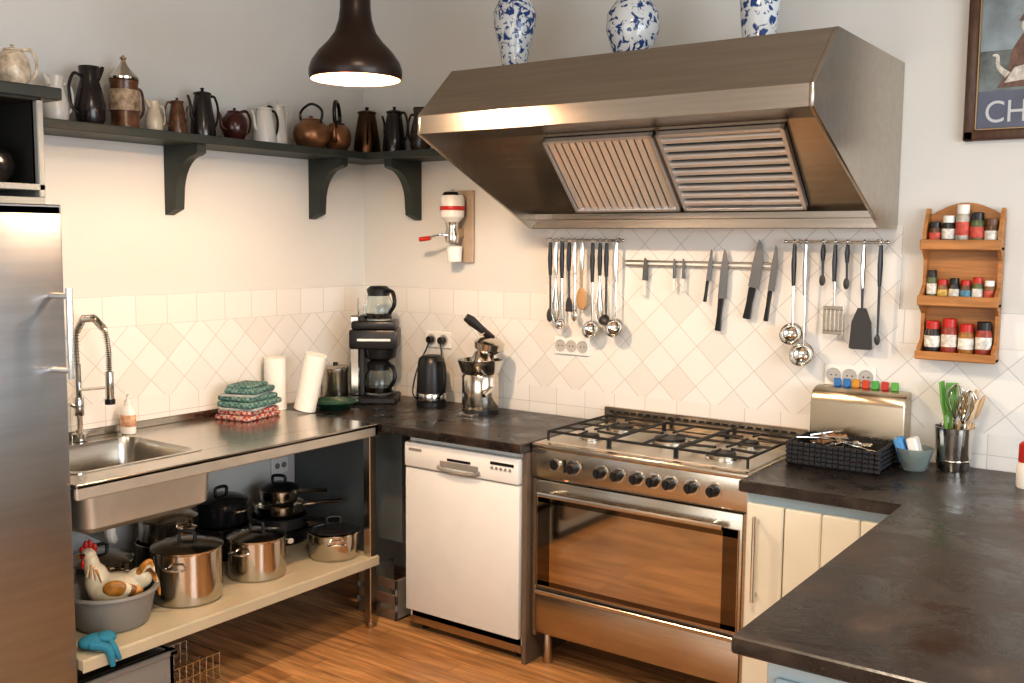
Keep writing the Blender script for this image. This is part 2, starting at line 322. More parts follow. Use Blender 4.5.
for x in (1.665,1.784,1.857,1.937,2.005,2.07,2.155,2.239):
    M=Matrix.Translation((x-1.467,-.597,.825))@RX
    b.cyl((0,0,0),.030,.006,CHROME,M=M);b.cyl((0,0,.005),.022,.03,BLACK,M=M,r2=.018);b.box(-.004,.004,-.018,.018,.03,.04,BLACK,.001,M=M)
M=Matrix.Translation((.11,-.597,.825))@RX;b.cyl((0,0,0),.026,.008,CHROME,M=M);b.cyl((0,0,.006),.019,.004,BLACK,M=M)
b.box(.15,.16,-.6,-.597,.80,.85,BLACK,.0005)
b.box(.0,.9,-.04,-.015,.9,.97,STEEL,.004)
for i in range(24): b.box(.03+i*.035,.052+i*.035,-.042,-.038,.948,.957,BLACK,0)
b.box(.02,.88,-.56,-.05,.899,.903,BASIN,.001)
for i,(x,y,r) in enumerate([(.17,-.43,.032),(.17,-.18,.045),(.45,-.30,.06),(.73,-.43,.045),(.73,-.18,.032)]):
    b.cyl((x,y,.902),r*1.5,.006,CHROME);b.cyl((x,y,.906),r*1.15,.014,STEEL);b.cyl((x,y,.92),r,.008,IRON)
for cx,w in ((.17,.27),(.45,.27),(.73,.27)):
    h=.938;x0,x1=cx-w/2,cx+w/2;y0,y1=-.53,-.075;gr=.0052
    b.tube([(x0,y0,h),(x1,y0,h),(x1,y1,h),(x0,y1,h)],gr,IRON,closed=True,smooth=False,seg=8)
    cs=[(-.43),(-.18)] if cx!=.45 else [-.30]
    if cx!=.45: b.tube([(x0,-.305,h),(x1,-.305,h)],gr,IRON,smooth=False,seg=8)
    for cy in cs:
        for dx,dy in ((1,0),(-1,0),(0,1),(0,-1)):
            ex=cx+dx*w/2 if dx else cx
            ey=cy if dx else (max(y0,min(y1,cy+dy*(.12 if cx!=.45 else .24))))
            b.tube([(ex,ey,h),(cx+dx*.03,cy+dy*.03,h+.004)],gr,IRON,smooth=False,seg=8)
    for x in (x0,x1):
        for y in (y0,y1): b.tube([(x,y,.9),(x,y,h)],gr,IRON,smooth=False,seg=8)
b.done()
# hood: side cheeks, outer canopy, recessed filter bank, rear gutter
b=B('extractor_hood')
XL,XR=1.175,2.66
prof=[(-.002,2.33),(-.74,2.33),(-.94,2.14),(-.94,2.072),(-.21,1.738),(-.002,1.738)]
for x in (XL,XR-.014): b.prism(prof,0,x,x+.014,STEELH,bev=.002)
b.prism([(-.002,2.329),(-.739,2.329),(-.939,2.139),(-.939,2.074),(-.915,2.074),(-.915,2.10),(-.47,2.10),(-.18,1.80),(-.18,1.775),(-.002,1.775)],0,XL+.014,XR-.014,STEELH)
b.box(XL+.012,XR-.012,-.21,-.002,1.7385,1.748,STEELH,.001);b.box(XL+.012,XR-.012,-.212,-.204,1.738,1.775,STEELH,.002)
a0=V((0,-.47,2.10));s=V((0,.29,-.30));Ls=s.length;s=s.normalized();n_=V((1,0,0)).cross(s)
M=Matrix(((1,0,0,0),(0,s.y,n_.y,a0.y),(0,s.z,n_.z,a0.z),(0,0,0,1)))
LOUV=mat('louvre_steel',(.80,.79,.77),.36,.75)
for (x0,x1,kind) in ((1.42,1.90,0),(1.915,2.40,1)):
    y0,y1=.015,Ls-.03
    b.box(x0,x1,y0,y1,-.006,.0,DARKIN,0,M=M)  # near-black sheet: shade in the louvre gaps put in as colour
    for a in ((x0,x0+.016,y0,y1),(x1-.016,x1,y0,y1),(x0,x1,y0,y0+.014),(x0,x1,y1-.014,y1)): b.box(a[0],a[1],a[2],a[3],-.028,-.002,LOUV,.002,M=M)
    if kind==0:
        for i in range(14):
            x=x0+.032+i*(x1-x0-.064)/13;b.box(x-.0125,x+.0125,y0+.014,y1-.014,-.020,-.014,LOUV,.002,M=M@Matrix.Translation((x,0,-.017))@Matrix.Rotation(-.35,4,'Y')@Matrix.Translation((-x,0,.017)))
    else:
        for i in range(9):
            y=y0+.035+i*(y1-y0-.07)/8;b.tube([(x0+.016,y,-.014),(x1-.016,y,-.014)],.0135,LOUV,smooth=False,M=M,seg=12)
b.done()
b=B('wall_shelf')
ZS=2.10
b.box(.002,.25,-1.925,-.002,2.066,ZS,GREENW,.003);b.box(.25,1.13,-.24,-.002,2.066,ZS,GREENW,.003)
def corbel(n=8):
    p=[(0,0),(.22,0),(.22,-.035)]
    for i in range(n+1):
        t=i/n;a=math.radians(90*t);p.append((.20-.125*math.sin(a),-.045-.16*(1-math.cos(a))))
    p+= [(.07,-.26),(.0,-.285)]
    return p
for y in (-1.17,-.36): b.prism([(u,2.066+v) for u,v in corbel()],1,y-.022,y+.022,GREENW,M=Matrix.Translation((.002,0,0)))
for x in (.37,1.06): b.prism([(-u-.002,2.066+v) for u,v in corbel()],0,x-.022,x+.022,GREENW)
b.done()
b=B('pendant_lamp',(1.266,-1.353,2.21))
SH=mat('lamp_shade_bronze',(.022,.012,.009),.32,.3,var=.2);INS=mat('lamp_inner',(.62,.28,.12),.5)
out=[(.15,0),(.153,.012),(.153,.03),(.145,.055),(.122,.088),(.092,.118),(.068,.15),(.055,.19),(.050,.23),(.050,.27),(.045,.28),(.0,.282)]
b.lathe(out,SH,seg=48);b.lathe([(r-.004 if r>.01 else 0,z-.003 if z>.02 else z) for r,z in out[:-1]]+[(0,.272)],INS,seg=48);b.lathe([(.15,0),(.146,-.001),(.146,0)],SH,seg=48)
b.cyl((0,0,.28),.02,.05,BLACK);b.tube([(0,0,.3),(0,0,.79)],.004,BLACK,smooth=False);b.sph((0,0,.09),.035,mat('bulb',(1,.9,.7),.3,emit=(1,.62,.32),es=12))
b.done()
# ---------------------------------------------------------------- wall things
SOCK=mat('socket_inset',(.45,.44,.42),.4)
def socket(name,x0,n,z,w=.075):
    b=B(name,(x0,-.0095,z))
    b.box(0,n*w+.01,-.010,0,-.04,.04,WHITE,.003)
    for i in range(n):
        M=Matrix.Translation((.005+w*(i+.5),-.010,0))@RX
        b.lathe([(.0275,-.001),(.0275,.003),(.023,.003),(.0215,.0008),(0,.0008)],SOCK,M=M,seg=24)
        for k in(-.009,.009): b.cyl((k,0,0),.003,.002,BLACK,M=M,seg=8)
    return b.done()
socket('wall_socket',.43,2,1.20);socket('wall_socket',1.19,3,1.22,.058);socket('wall_socket',2.42,3,1.19,.06)
b=B('wall_socket',(0,-.60,.61));b.box(0,.02,-.05,.05,-.04,.04,WHITE,.004)
for k in(-.02,.02): b.cyl((0,k,0),.014,.003,GREYPL,M=Matrix.Translation((.02,0,0))@Matrix.Rotation(math.pi/2,4,'Y'))
b.done()
def rail(name,x0,x1,z):
    b=B(name)
    b.tube([(x0,-.045,z),(x1,-.045,z)],.005,CHROME,smooth=False)
    for x in (x0+.04,x1-.04): b.tube([(x,-.0095,z),(x,-.045,z)],.005,CHROME,smooth=False);b.cyl((0,0,0),.012,.004,CHROME,M=Matrix.Translation((x,-.0095,z))@RX)
    for x in (x0,x1): b.sph((x,-.045,z),.008,CHROME,seg=12)
    return b.done()
rail('utensil_rail',1.17,1.55,1.69);rail('utensil_rail',2.26,2.64,1.69)
b=B('magnetic_knife_rack');b.box(1.55,2.215,-.026,-.0095,1.60,1.608,STEEL,.002);b.box(1.55,2.215,-.026,-.0095,1.582,1.590,STEEL,.002);b.box(1.55,2.215,-.02,-.0095,1.588,1.602,WHITE,0)
b.done()
def utensil(name,x,kind,L,z=1.69,black=True,w=.075,bm=None):
    b=B(name,(x,-.0575,z-.004))
    hm=BLACK if black else CHROME
    bm=bm or CHROME
    b.tube([(0,.011,.007),(0,0,.013),(0,-.006,.005),(0,-.002,-.004)],.0022,CHROME,seg=6)
    hl=L*.42
    b.tube([(0,0,-.006),(0,-.002,-hl*.5),(0,0,-hl)],[.007,.011,.007],hm,flat=.5)
    if kind=='ladle':
        b.tube([(0,0,-hl),(0,.004,-L+w*.8)],[.005,.004],bm,smooth=False)
        pr=[(w/2*math.sin(a),-w/2*math.cos(a)*.8) for a in [i*math.pi/2/7 for i in range(8)]]
        pr[0]=(0,-w/2*.8);pr+= [(w/2-.002,.0)]+[(max(0,(w/2-.003)*math.sin(a)),-(w/2-.003)*math.cos(a)*.8) for a in [i*math.pi/2/7 for i in range(7,-1,-1)]]
        b.lathe(pr,bm,M=Matrix.Translation((0,-.012,-L+w/2))@Matrix.Rotation(1.15,4,'X'))
    elif kind=='spoon':
        b.tube([(0,0,-hl),(0,.004,-L+w)],[.005,.004],bm,smooth=False)
        b.sph((0,0,-L+w*.75),1,bm,sc=(w*.42,.006,w*.75))
    elif kind=='spatula':
        b.tube([(0,0,-hl),(0,.006,-L+w*1.6)],[.005,.004],bm,smooth=False)
        b.prism([(-w*.18,-L+w*1.8),(w*.18,-L+w*1.8),(w*.42,-L+w*1.2),(w*.5,-L+.004),(w*.4,-L),(-w*.4,-L),(-w*.5,-L+.004),(-w*.42,-L+w*1.2)],1,.002,.005,bm)
    elif kind=='turner':
        b.tube([(0,0,-hl),(0,.006,-L+w*1.4)],[.005,.004],CHROME,smooth=False)
        b.box(-w*.5,w*.5,.002,.004,-L+w*1.2,-L+w*1.4,bm,.001);b.box(-w*.5,w*.5,.002,.004,-L,-L+w*.2,bm,.001)
        for k in range(5): xx=-w*.5+k*w*.2125;b.box(xx,xx+w*.15,.002,.004,-L+w*.15,-L+w*1.25,bm,.0005)
    elif kind=='whisk':
        for k in range(5):
            a=math.pi*k/5;c,sn=math.cos(a),math.sin(a);wl=w/2
            b.tube([(0,0,-hl),(wl*c*.7,wl*sn*.5,-hl-(L-hl)*.5),(wl*c,wl*sn*.5,-hl-(L-hl)*.8),(0,0,-L),(-wl*c,-wl*sn*.5,-hl-(L-hl)*.8),(-wl*c*.7,-wl*sn*.5,-hl-(L-hl)*.5),(0,0,-hl)],.0016,CHROME,seg=5)
    return b.done()
NM={'spoon':'serving_spoon','ladle':'soup_ladle','spatula':'turning_spatula','turner':'slotted_turner','whisk':'hanging_whisk'}
WSP=mat('wood_spoon',(.45,.27,.13),.5)
for x,k,L,bl,w,bm in ((1.190,'spoon',.36,1,.040,DKPL),(1.220,'whisk',.36,0,.038,None),(1.252,'ladle',.39,1,.050,None),(1.288,'spatula',.31,1,.035,DKPL),(1.318,'spoon',.35,0,.033,None),(1.355,'spoon',.30,0,.065,WSP),(1.408,'ladle',.42,1,.082,None),(1.445,'whisk',.35,1,.035,None),(1.477,'ladle',.36,1,.05,DKPL),(1.525,'ladle',.41,0,.085,None)):
    utensil(NM[k],x,k,L,black=bool(bl),w=w,bm=bm)
for x,k,L,bl,w,bm in ((2.30,'ladle',.39,1,.088,None),(2.345,'ladle',.47,0,.095,None),(2.410,'spoon',.16,1,.028,DKPL),(2.455,'turner',.34,1,.075,STEEL),(2.500,'spoon',.17,1,.028,DKPL),(2.56,'spatula',.39,0,.085,DKPL),(2.62,'spoon',.37,1,.026,DKPL)):
    utensil(NM[k],x,k,L,black=bool(bl),w=w,bm=bm)
def knife(x,z0,z1,w,hm,lean=.12,hl=.4):
    L=z1-z0;b=B('kitchen_knife',(x,-.031,z0),(0,lean,0));h=L*hl
    b.prism([(-w*.32,0),(w*.32,0),(w*.25,h*.5),(w*.3,h),(-w*.3,h),(-w*.25,h*.5)],1,-.008,.003,hm,bev=.003)
    b.prism([(-w*.4,h),(w*.5,h),(w*.5,h+.02),(w*.42,h+(L-h)*.6),(w*.1,L*.95),(-w*.25,L),(-w*.4,h+(L-h)*.6)],1,-.0,.003,mat('blade_steel',(.30,.30,.30),.25,1.))
    b.done()
PH=mat('pale_handle',(.75,.72,.66),.4)
for a in ((1.645,1.46,1.62,.03,PH,.05),(1.785,1.48,1.62,.018,PH,.0),(1.826,1.48,1.62,.018,PH,.0),(1.925,1.445,1.66,.022,BLACK,.12),(1.985,1.33,1.66,.04,BLACK,.08),(2.105,1.385,1.70,.05,BLACK,.17),(2.185,1.38,1.68,.03,BLACK,.12)): knife(*a)
b=B('wall_coffee_grinder',(.655,-.002,1.58))
b.box(-.04,.07,-.02,0,0,.34,mat('grinder_board',(.42,.34,.26),.5,var=.2),.004)
b.lathe([(0,.19),(.03,.19),(.055,.215),(.058,.30),(.05,.315),(0,.318)],WHITE,c=(.0,-.085,0));b.lathe([(.0585,.245),(.0592,.247),(.0592,.262),(.0585,.264)],RED,c=(0,-.085,0))
b.lathe([(0,.315),(.052,.315),(.04,.33),(.012,.338),(0,.345)],CHROME,c=(0,-.085,0))
b.lathe([(0,.09),(.032,.095),(.038,.13),(.028,.16),(.035,.19),(0,.192)],POT,c=(0,-.085,0));b.box(-.02,.02,-.085,-.02,.12,.16,POT)
b.lathe([(0,.0),(.034,.0),(.038,.07),(.030,.075),(0,.075)],WHITE,c=(0,-.07,.005))
b.tube([(0,-.12,.13),(-.03,-.15,.13),(-.11,-.155,.11)],.005,CHROME);b.tube([(-.08,-.155,.115),(-.14,-.155,.108)],.011,RED,smooth=False)
b.done()
# spice rack
b=B('spice_rack',(2.765,-.002,1.28));W=.255
arch=[(0,0),(W,0),(W,.50)]+[(W-.0-W*i/10,.50+.05*math.sin(math.pi*i/10)) for i in range(1,10)]+[(0,.50)]
b.prism(arch,1,-.012,-.002,WOODS,bev=.002)
for x in (0,W-.012): b.prism([(-.085,0),(-.012,0),(-.012,.53),(-.03,.53),(-.05,.49),(-.072,.45),(-.072,.385),(-.04,.35),(-.04,.26),(-.085,.23),(-.085,.19),(-.04,.16),(-.04,.07),(-.085,.04)],0,x,x+.012,WOODS)
SPC=[mat('spice_%d'%i,c,.35,var=.3,vscale=90) for i,c in enumerate([(.22,.10,.04),(.38,.22,.10),(.12,.06,.03),(.10,.13,.05),(.45,.42,.36),(.32,.14,.03),(.025,.022,.02),(.30,.05,.03)])]
LBL=[mat('jar_label_%d'%i,c,.6,var=.35,vscale=60) for i,c in enumerate([(.7,.66,.58),(.1,.25,.35),(.6,.4,.1),(.55,.1,.07),(.75,.72,.66),(.7,.68,.62)])]
CAPB=mat('cap_brown',(.15,.07,.04),.4)
CAPS={.385:(BLACK,WHITE,WHITE,BLACK,CAPB),.19:(BLACK,RED,BLACK,RED,RED,WHITE),0.0:(RED,RED,RED,BLACK)}
rs=random.Random(21)
for z,jars in ((.385,((.021,.09),(.022,.11),(.023,.145),(.023,.12),(.022,.10))),(.19,((.017,.115),(.0175,.085),(.0175,.09),(.0175,.085),(.0175,.095),(.0175,.085))),(0.0,((.026,.125),(.026,.135),(.026,.12),(.026,.13)))):
    b.box(.0,W,-.085,-.012,z,z+.012,WOODS,.002);b.box(-.004,W+.004,-.092,-.082,z,z+.036 if z else z+.030,WOODS,.003)
    tot=sum(j[0]*2 for j in jars);gap=(W-.028-tot)/(len(jars)+1);x=.014+gap
    for i,(r,h) in enumerate(jars):
        x+=r;jm=rs.choice(SPC);c=(x,-.048,z)
        b.lathe([(0,.0125),(r*.95,.0125),(r,.016),(r,h*.78),(r*.8,h*.86),(r*.8,h*.88),(0,h*.88)],jm,c=c,seg=20)
        b.lathe([(0,h*.86),(r*.88,h*.86),(r*.88,h*1.06),(r*.8,h*1.08),(0,h*1.08)],CAPS[z][i],c=c,seg=20)
        b.lathe([(r*1.005,h*.35),(r*1.02,h*.36),(r*1.02,h*.66),(r*1.005,h*.67)],rs.choice(LBL),c=c,seg=20)
        x+=r+gap
b.done()
e=bpy.data.objects.new('framed_picture',None);bpy.context.collection.objects.link(e);e.location=(2.87,-.002,2.04)
b=B('frame')
w,h,fw=.46,.58,.035
for a in ((0,fw,0,h),(w-fw,w,0,h),(0,w,0,fw),(0,w,h-fw,h)): b.box(a[0],a[1],-.028,0,a[2],a[3],WOODD,.006,seg=2)
for a in ((fw,fw+.005,fw,h-fw),(fw,w-fw,fw,fw+.005)): b.box(a[0],a[1],-.02,-.004,a[2],a[3],mat('gilt',(.30,.22,.12),.4,.6),.001)
b.done(e)
b=B('print');ART=mat('print_scene',(.09,.12,.13),.35,var=.8,vscale=14,coat=.5);NAVY=mat('print_navy',(.07,.09,.15),.35,coat=.5,var=.2);SKYP=mat('print_sky',(.17,.22,.25),.4,var=.5,vscale=8,coat=.5)
b.box(fw,w-fw,-.010,-.004,fw,.165,NAVY,0);b.box(fw,w-fw,-.010,-.004,.165,.30,ART,0);b.box(fw,w-fw,-.010,-.004,.30,h-fw,SKYP,0)
FR=mat('fig_red',(.30,.10,.07),.5);FW=mat('fig_white',(.55,.52,.47),.5,var=.3,vscale=60);FB=mat('fig_brown',(.14,.08,.06),.5,var=.4,vscale=60)
b.prism([(.10,.175),(.30,.175),(.27,.23),(.23,.27),(.22,.33),(.17,.35),(.14,.30),(.13,.24)],1,-.0112,-.010,FB);b.sph((.185,-.011,.375),1,FW,sc=(.020,.0015,.026));b.prism([(.155,.39),(.215,.39),(.20,.415),(.17,.415)],1,-.0125,-.0112,FB)
b.prism([(.12,.19),(.21,.20),(.24,.225),(.20,.25),(.15,.24)],1,-.0122,-.0112,FW);b.tube([(.13,-.0115,.215),(.10,-.0115,.245),(.095,-.0115,.28),(.08,-.0115,.285)],[.012,.007,.006,.003],FW,flat=.15);b.prism([(.24,.29),(.34,.22),(.36,.23),(.26,.31)],1,-.0115,-.0105,FR)
b.done(e)
t=bpy.data.curves.new('lettering','FONT');t.body='CHOCO';t.size=.105;t.extrude=.0005;to=bpy.data.objects.new('lettering',t);bpy.context.collection.objects.link(to);to.parent=e;to.location=(.062,-.0115,.06);to.rotation_euler=(math.pi/2,0,0);to.scale=(.9,1,1);t.materials.append(mat('letter_ink',(.50,.54,.56),.5))
# ---------------------------------------------------------------- vases
def delft(name,loc,prof):
    m=MATS.get('delft')
    if not m:
        m=bpy.data.materials.new('delft');nt,p=nodes(m);L=nt.links;N=nt.nodes.new
        tc=N('ShaderNodeTexCoord');n=N('ShaderNodeTexNoise');n.inputs['Scale'].default_value=28;n.inputs['Detail'].default_value=3;n.inputs['Distortion'].default_value=1.8;L.new(tc.outputs['Object'],n.inputs['Vector'])
        vo=N('ShaderNodeTexVoronoi');vo.inputs['Scale'].default_value=30;L.new(tc.outputs['Object'],vo.inputs['Vector'])
        ad=N('ShaderNodeMath');ad.operation='SUBTRACT';L.new(n.outputs['Fac'],ad.inputs[0]);ml=N('ShaderNodeMath');ml.operation='MULTIPLY';ml.inputs[1].default_value=.35;L.new(vo.outputs['Distance'],ml.inputs[0]);L.new(ml.outputs[0],ad.inputs[1])
        cr=N('ShaderNodeValToRGB');cr.color_ramp.elements[0].position=.33;cr.color_ramp.elements[0].color=(.60,.64,.66,1);cr.color_ramp.elements[1].position=.39;cr.color_ramp.elements[1].color=(.02,.06,.20,1)
        L.new(ad.outputs[0],cr.inputs[0]);L.new(cr.outputs[0],p.inputs['Base Color']);p.inputs['Roughness'].default_value=.15;MATS['delft']=m
    b=B(name,loc);b.lathe(prof,m,seg=40)
    DBL=mat('delft_blue',(.02,.05,.22),.2)
    for k in (1,2): b.lathe([(prof[k][0]+.0008,prof[k][1]+.001),(prof[k][0]+.0012,prof[k][1]+.004),(prof[k][0]+.0008,prof[k][1]+.007)],DBL,seg=40)
    b.done()
delft('delft_vase',(1.265,-.45,2.331),[(0,0),(.058,0),(.062,.02),(.05,.05),(.06,.12),(.082,.20),(.085,.26),(.06,.31),(.045,.34),(.06,.38),(.0,.375)])
delft('delft_vase',(1.80,-.45,2.331),[(0,0),(.05,0),(.055,.015),(.075,.06),(.098,.13),(.095,.19),(.06,.24),(.045,.26),(.06,.29),(0,.285)])
delft('delft_vase',(2.291,-.45,2.331),[(0,0),(.055,0),(.06,.015),(.055,.04),(.062,.10),(.07,.2),(.06,.26),(.045,.29),(.055,.32),(0,.315)])
# ---------------------------------------------------------------- pots on the shelf
def pot(name,loc,H,R,m,kind='coffee',rot=0,lidm=None,hm=None,spout=True,handle=True,knob=True,belly=.4):
    b=B(name,loc,(0,0,rot));hm=hm or m;lidm=lidm or m
    if kind=='coffee': pr=[(0,0),(R,0),(R*1.02,.02*H),(R*.95,.3*H),(R*.75,.65*H),(R*.62,.85*H),(R*.66,.87*H)];top=.87
    elif kind=='tea': pr=[(0,0),(R*.6,0),(R*.65,.03*H),(R*.92,.2*H),(R,.4*H),(R*.9,.62*H),(R*.6,.76*H),(R*.5,.78*H)];top=.78
    elif kind=='jug': pr=[(0,0),(R*.8,0),(R*.95,.12*H),(R,.35*H),(R*.8,.6*H),(R*.6,.78*H),(R*.7,.98*H),(R*.66,H),(R*.55,.8*H),(0,.7*H)];top=1
    elif kind=='mug': pr=[(0,0),(R,0),(R*1.03,.05*H),(R*.97,.12*H),(R*.95,.9*H),(R,.97*H),(R*.93,H),(R*.88,.9*H),(0,.85*H)];top=1
    b.lathe(pr,m,seg=32);rt=pr[-1][0] if kind in('coffee','tea') else 0
    if knob and kind in('coffee','tea'):
        b.lathe([(rt*1.08,top*H),(rt*1.05,top*H+.006),(rt*.7,top*H+.05*H),(rt*.2,top*H+.075*H),(rt*.15,top*H+.09*H),(rt*.28,top*H+.12*H),(0,top*H+.14*H)],lidm,seg=24)
    if spout:
        if kind=='tea': b.tube([(R*.75,0,.28*H),(R*1.15,0,.35*H),(R*1.3,0,.6*H),(R*1.5,0,.76*H)],[R*.24,R*.17,R*.12,R*.09],m)
        elif kind=='coffee': b.tube([(R*.7,0,.3*H),(R*1.05,0,.42*H),(R*1.15,0,.65*H),(R*1.4,0,.82*H)],[R*.2,R*.15,R*.11,R*.09],m)
        else: b.tube([(R*.5,0,.82*H),(R*.85,0,.95*H),(R*1.05,0,H*1.02)],[R*.3,R*.2,R*.1],m)
    if handle:
        b.tube([(-R*.6,0,.82*H),(-R*1.15,0,.85*H),(-R*1.5,0,.62*H),(-R*1.35,0,.32*H),(-R*.85,0,.2*H)] if kind!='mug' else [(-R*.85,0,.85*H),(-R*1.4,0,.8*H),(-R*1.5,0,.4*H),(-R*.9,0,.2*H)],R*.11,hm,seg=8,flat=.7)
    return b
DG=mat('dark_glaze',(.018,.013,.014),.2,var=.3);BG=mat('brown_glaze',(.10,.045,.022),.25,var=.6,vscale=30);MG=mat('maroon_glaze',(.05,.014,.012),.2,var=.3);CR=mat('cream_glaze',(.58,.50,.38),.25,var=.12,vscale=20);EN=mat('white_enamel_pot',(.62,.60,.55),.25,var=.05);BLK=mat('black_glaze',(.012,.011,.011),.2)
TH=mat('tan_copper',(.28,.14,.07),.3,.6,var=.25)
h2=math.pi/2
pot('porcelain_teapot',(.36,-2.16,2.171),.18,.065,mat('rose_china',(.55,.42,.36),.25,var=.25,vscale=25),'tea',h2).done()
pot('porcelain_teapot',(.33,-2.00,2.171),.16,.055,mat('cream_china',(.60,.50,.38),.25,var=.35,vscale=45),'tea',-h2).done()
pot('white_handled_jug',(.12,-1.73,2.101),.17,.045,EN,'jug',-h2).done()
pot('earthenware_jug',(.13,-1.60,2.101),.22,.055,DG,'jug',h2,spout=True).done()
b=pot('beer_stein',(.13,-1.455,2.101),.19,.055,BG,'mug',-h2,spout=False)
b.lathe([(.055,.19),(.056,.198),(.04,.215),(.015,.245),(.008,.262),(.014,.272),(0,.285)],POT);b.lathe([(.057,.07),(.0585,.09),(.0585,.13),(.057,.15)],mat('stein_relief',(.35,.26,.17),.5,var=.5,vscale=50));b.done()
pot('cream_pitcher',(.13,-1.325,2.101),.125,.035,CR,'jug',-h2).done()
pot('brown_coffee_pot',(.13,-1.215,2.101),.15,.038,BG,'coffee',h2,lidm=BG).done()
pot('dark_coffee_pot',(.13,-1.09,2.101),.205,.052,DG,'coffee',-h2).done()
pot('maroon_teapot',(.13,-.925,2.101),.155,.057,MG,'tea',-h2).done()
pot('enamel_coffee_pot',(.13,-.76,2.101),.175,.051,EN,'coffee',-h2,hm=BLK).done()
pot('enamel_coffee_pot',(.09,-.65,2.101),.205,.046,EN,'coffee',h2,hm=BLK).done()
b=pot('copper_kettle',(.15,-.50,2.101),.165,.085,TH,'tea',h2,handle=False,belly=.5);b.tube([(0,-.06,.11),(0,-.07,.17),(0,0,.205),(0,.07,.17),(0,.06,.11)],.006,BLK);b.done()
b=pot('copper_kettle',(.15,-.335,2.101),.16,.068,TH,'tea',-h2*.6,handle=False,lidm=BLK);b.tube([(-.055,0,.10),(-.085,0,.17),(-.03,0,.225),(.05,0,.225),(.075,0,.17),(.05,0,.11)],.009,BLK);b.done()
pot('bronze_coffee_pot',(.15,-.13,2.101),.23,.066,BRONZE,'coffee',math.pi*.75,hm=BLK).done()
pot('black_coffee_pot',(.33,-.13,2.101),.22,.056,BLK,'coffee',math.pi,hm=BLK).done()
pot('black_speckled_jug',(.47,-.10,2.101),.21,.052,mat('black_speckle',(.04,.028,.022),.25,var=.9,vscale=40),'jug',0).done()
pot('black_cooking_pot',(.36,-2.135,1.856),.15,.105,BLK,'tea',0,handle=False,spout=False).done()
# ---------------------------------------------------------------- counter appliances
b=B('coffee_machine',(.27,-.20,.90),(0,0,math.radians(36)))
b.box(-.11,.11,-.13,.10,0,.03,BLACK,.006);b.cyl((.02,-.02,.03),.07,.006,BLACK)
b.box(-.12,-.075,-.06,.08,.03,.42,POT,.006);b.box(-.075,-.05,-.05,.07,.03,.42,BLACK,.003)
b.box(-.12,.11,-.10,.10,.26,.355,BLACK,.012,seg=2);b.box(-.11,.10,-.095,.095,.355,.395,BLACK,.01,seg=2);b.box(-.08,.08,-.102,-.099,.30,.312,WHITE,.001)
b.lathe([(0,.19),(.03,.19),(.075,.215),(.085,.26),(0,.262)],BLACK,c=(.02,-.01,0))
def carafe(b,z):
    b.lathe([(0,0),(.062,0),(.072,.02),(.076,.055),(.062,.10),(.05,.125),(.055,.14),(.05,.14),(.045,.125),(.057,.10),(.07,.055),(.066,.02),(0,.006)],GLASS,c=(.015,-.02,z))
    b.lathe([(0,.008),(.062,.01),(.066,.035),(0,.036)],mat('coffee',(.02,.008,.004),.1),c=(.015,-.02,z))
    b.lathe([(.056,.13),(.058,.15),(.04,.165),(.0,.168)],BLACK,c=(.015,-.02,z));b.tube([(.06,-.045,z+.145),(.09,-.075,z+.135),(.098,-.085,z+.08),(.07,-.06,z+.035)],.010,BLACK)
    b.lathe([(.0515,.118),(.0535,.12),(.0535,.132),(.0515,.134)],BLACK,c=(.015,-.02,z))
carafe(b,.036);carafe(b,.397)
b.tube([(-.09,.0,.40),(-.09,0,.50)],.008,CHROME,smooth=False)
b.done()
b=B('electric_kettle',(.58,-.15,.90))
b.cyl((0,0,0),.072,.02,BLACK);b.lathe([(0,.02),(.07,.02),(.072,.035),(.066,.20),(.06,.225),(.045,.24),(0,.245)],BLACK);b.lathe([(.0725,.03),(.0735,.033),(.0725,.06),(.0715,.062)],CHROME);b.tube([(.06,-.02,.215),(.10,-.03,.20),(.10,-.03,.10),(.068,-.02,.06)],.010,BLACK)
b.done()
b=B('power_cord',(0,0,0))
b.tube([(.52,-.075,.906),(.44,-.085,.908),(.40,-.08,.94),(.42,-.07,1.05),(.46,-.05,1.15),(.475,-.04,1.195)],.0035,BLACK);b.cyl((0,0,0),.017,.025,BLACK,M=Matrix.Translation((.475,-.0235,1.20))@RX);b.cyl((0,0,0),.017,.03,BLACK,M=Matrix.Translation((.55,-.0235,1.20))@RX);b.tube([(.55,-.05,1.195),(.56,-.055,1.1),(.50,-.055,.95),(.48,-.065,.906)],.0035,BLACK);b.done()
b=B('citrus_press',(.89,-.17,.90))
b.cyl((0,0,0),.085,.02,BLACK);b.lathe([(0,.02),(.08,.02),(.085,.04),(.085,.17),(.08,.18)],POT);b.lathe([(.08,.18),(.09,.19),(.105,.235),(.108,.245),(.10,.245),(.085,.20),(0,.195)],CHROME)
b.lathe([(.0,.24),(.05,.24),(.03,.28),(.0,.30)],POT);b.lathe([(0,.27),(.03,.275),(.065,.30),(.07,.33),(.05,.345),(0,.35)],POT,M=Matrix.Rotation(.15,4,'Y'))
b.box(-.03,.03,.06,.10,.02,.34,POT,.01,seg=2)
b.tube([(0,.08,.31),(0,.04,.36),(.0,-.0,.37)],.018,POT);b.tube([(.02,.06,.34),(.0,.0,.385),(-.03,-.03,.42),(-.05,-.05,.44)],[.016,.018,.024,.018],BLACK);b.tube([(.085,-.03,.12),(.10,-.11,.10)],[.012,.01],CHROME,smooth=False)
b.box(-.03,.05,-.13,-.08,0,.012,CHROME)
b.done()
b=B('steel_canister',(.13,-.34,.90));b.lathe([(0,0),(.06,0),(.062,.01),(.062,.14),(.064,.145),(.064,.165),(.05,.175),(0,.178)],STEEL);b.cyl((0,0,.175),.012,.015,BLACK);b.done()
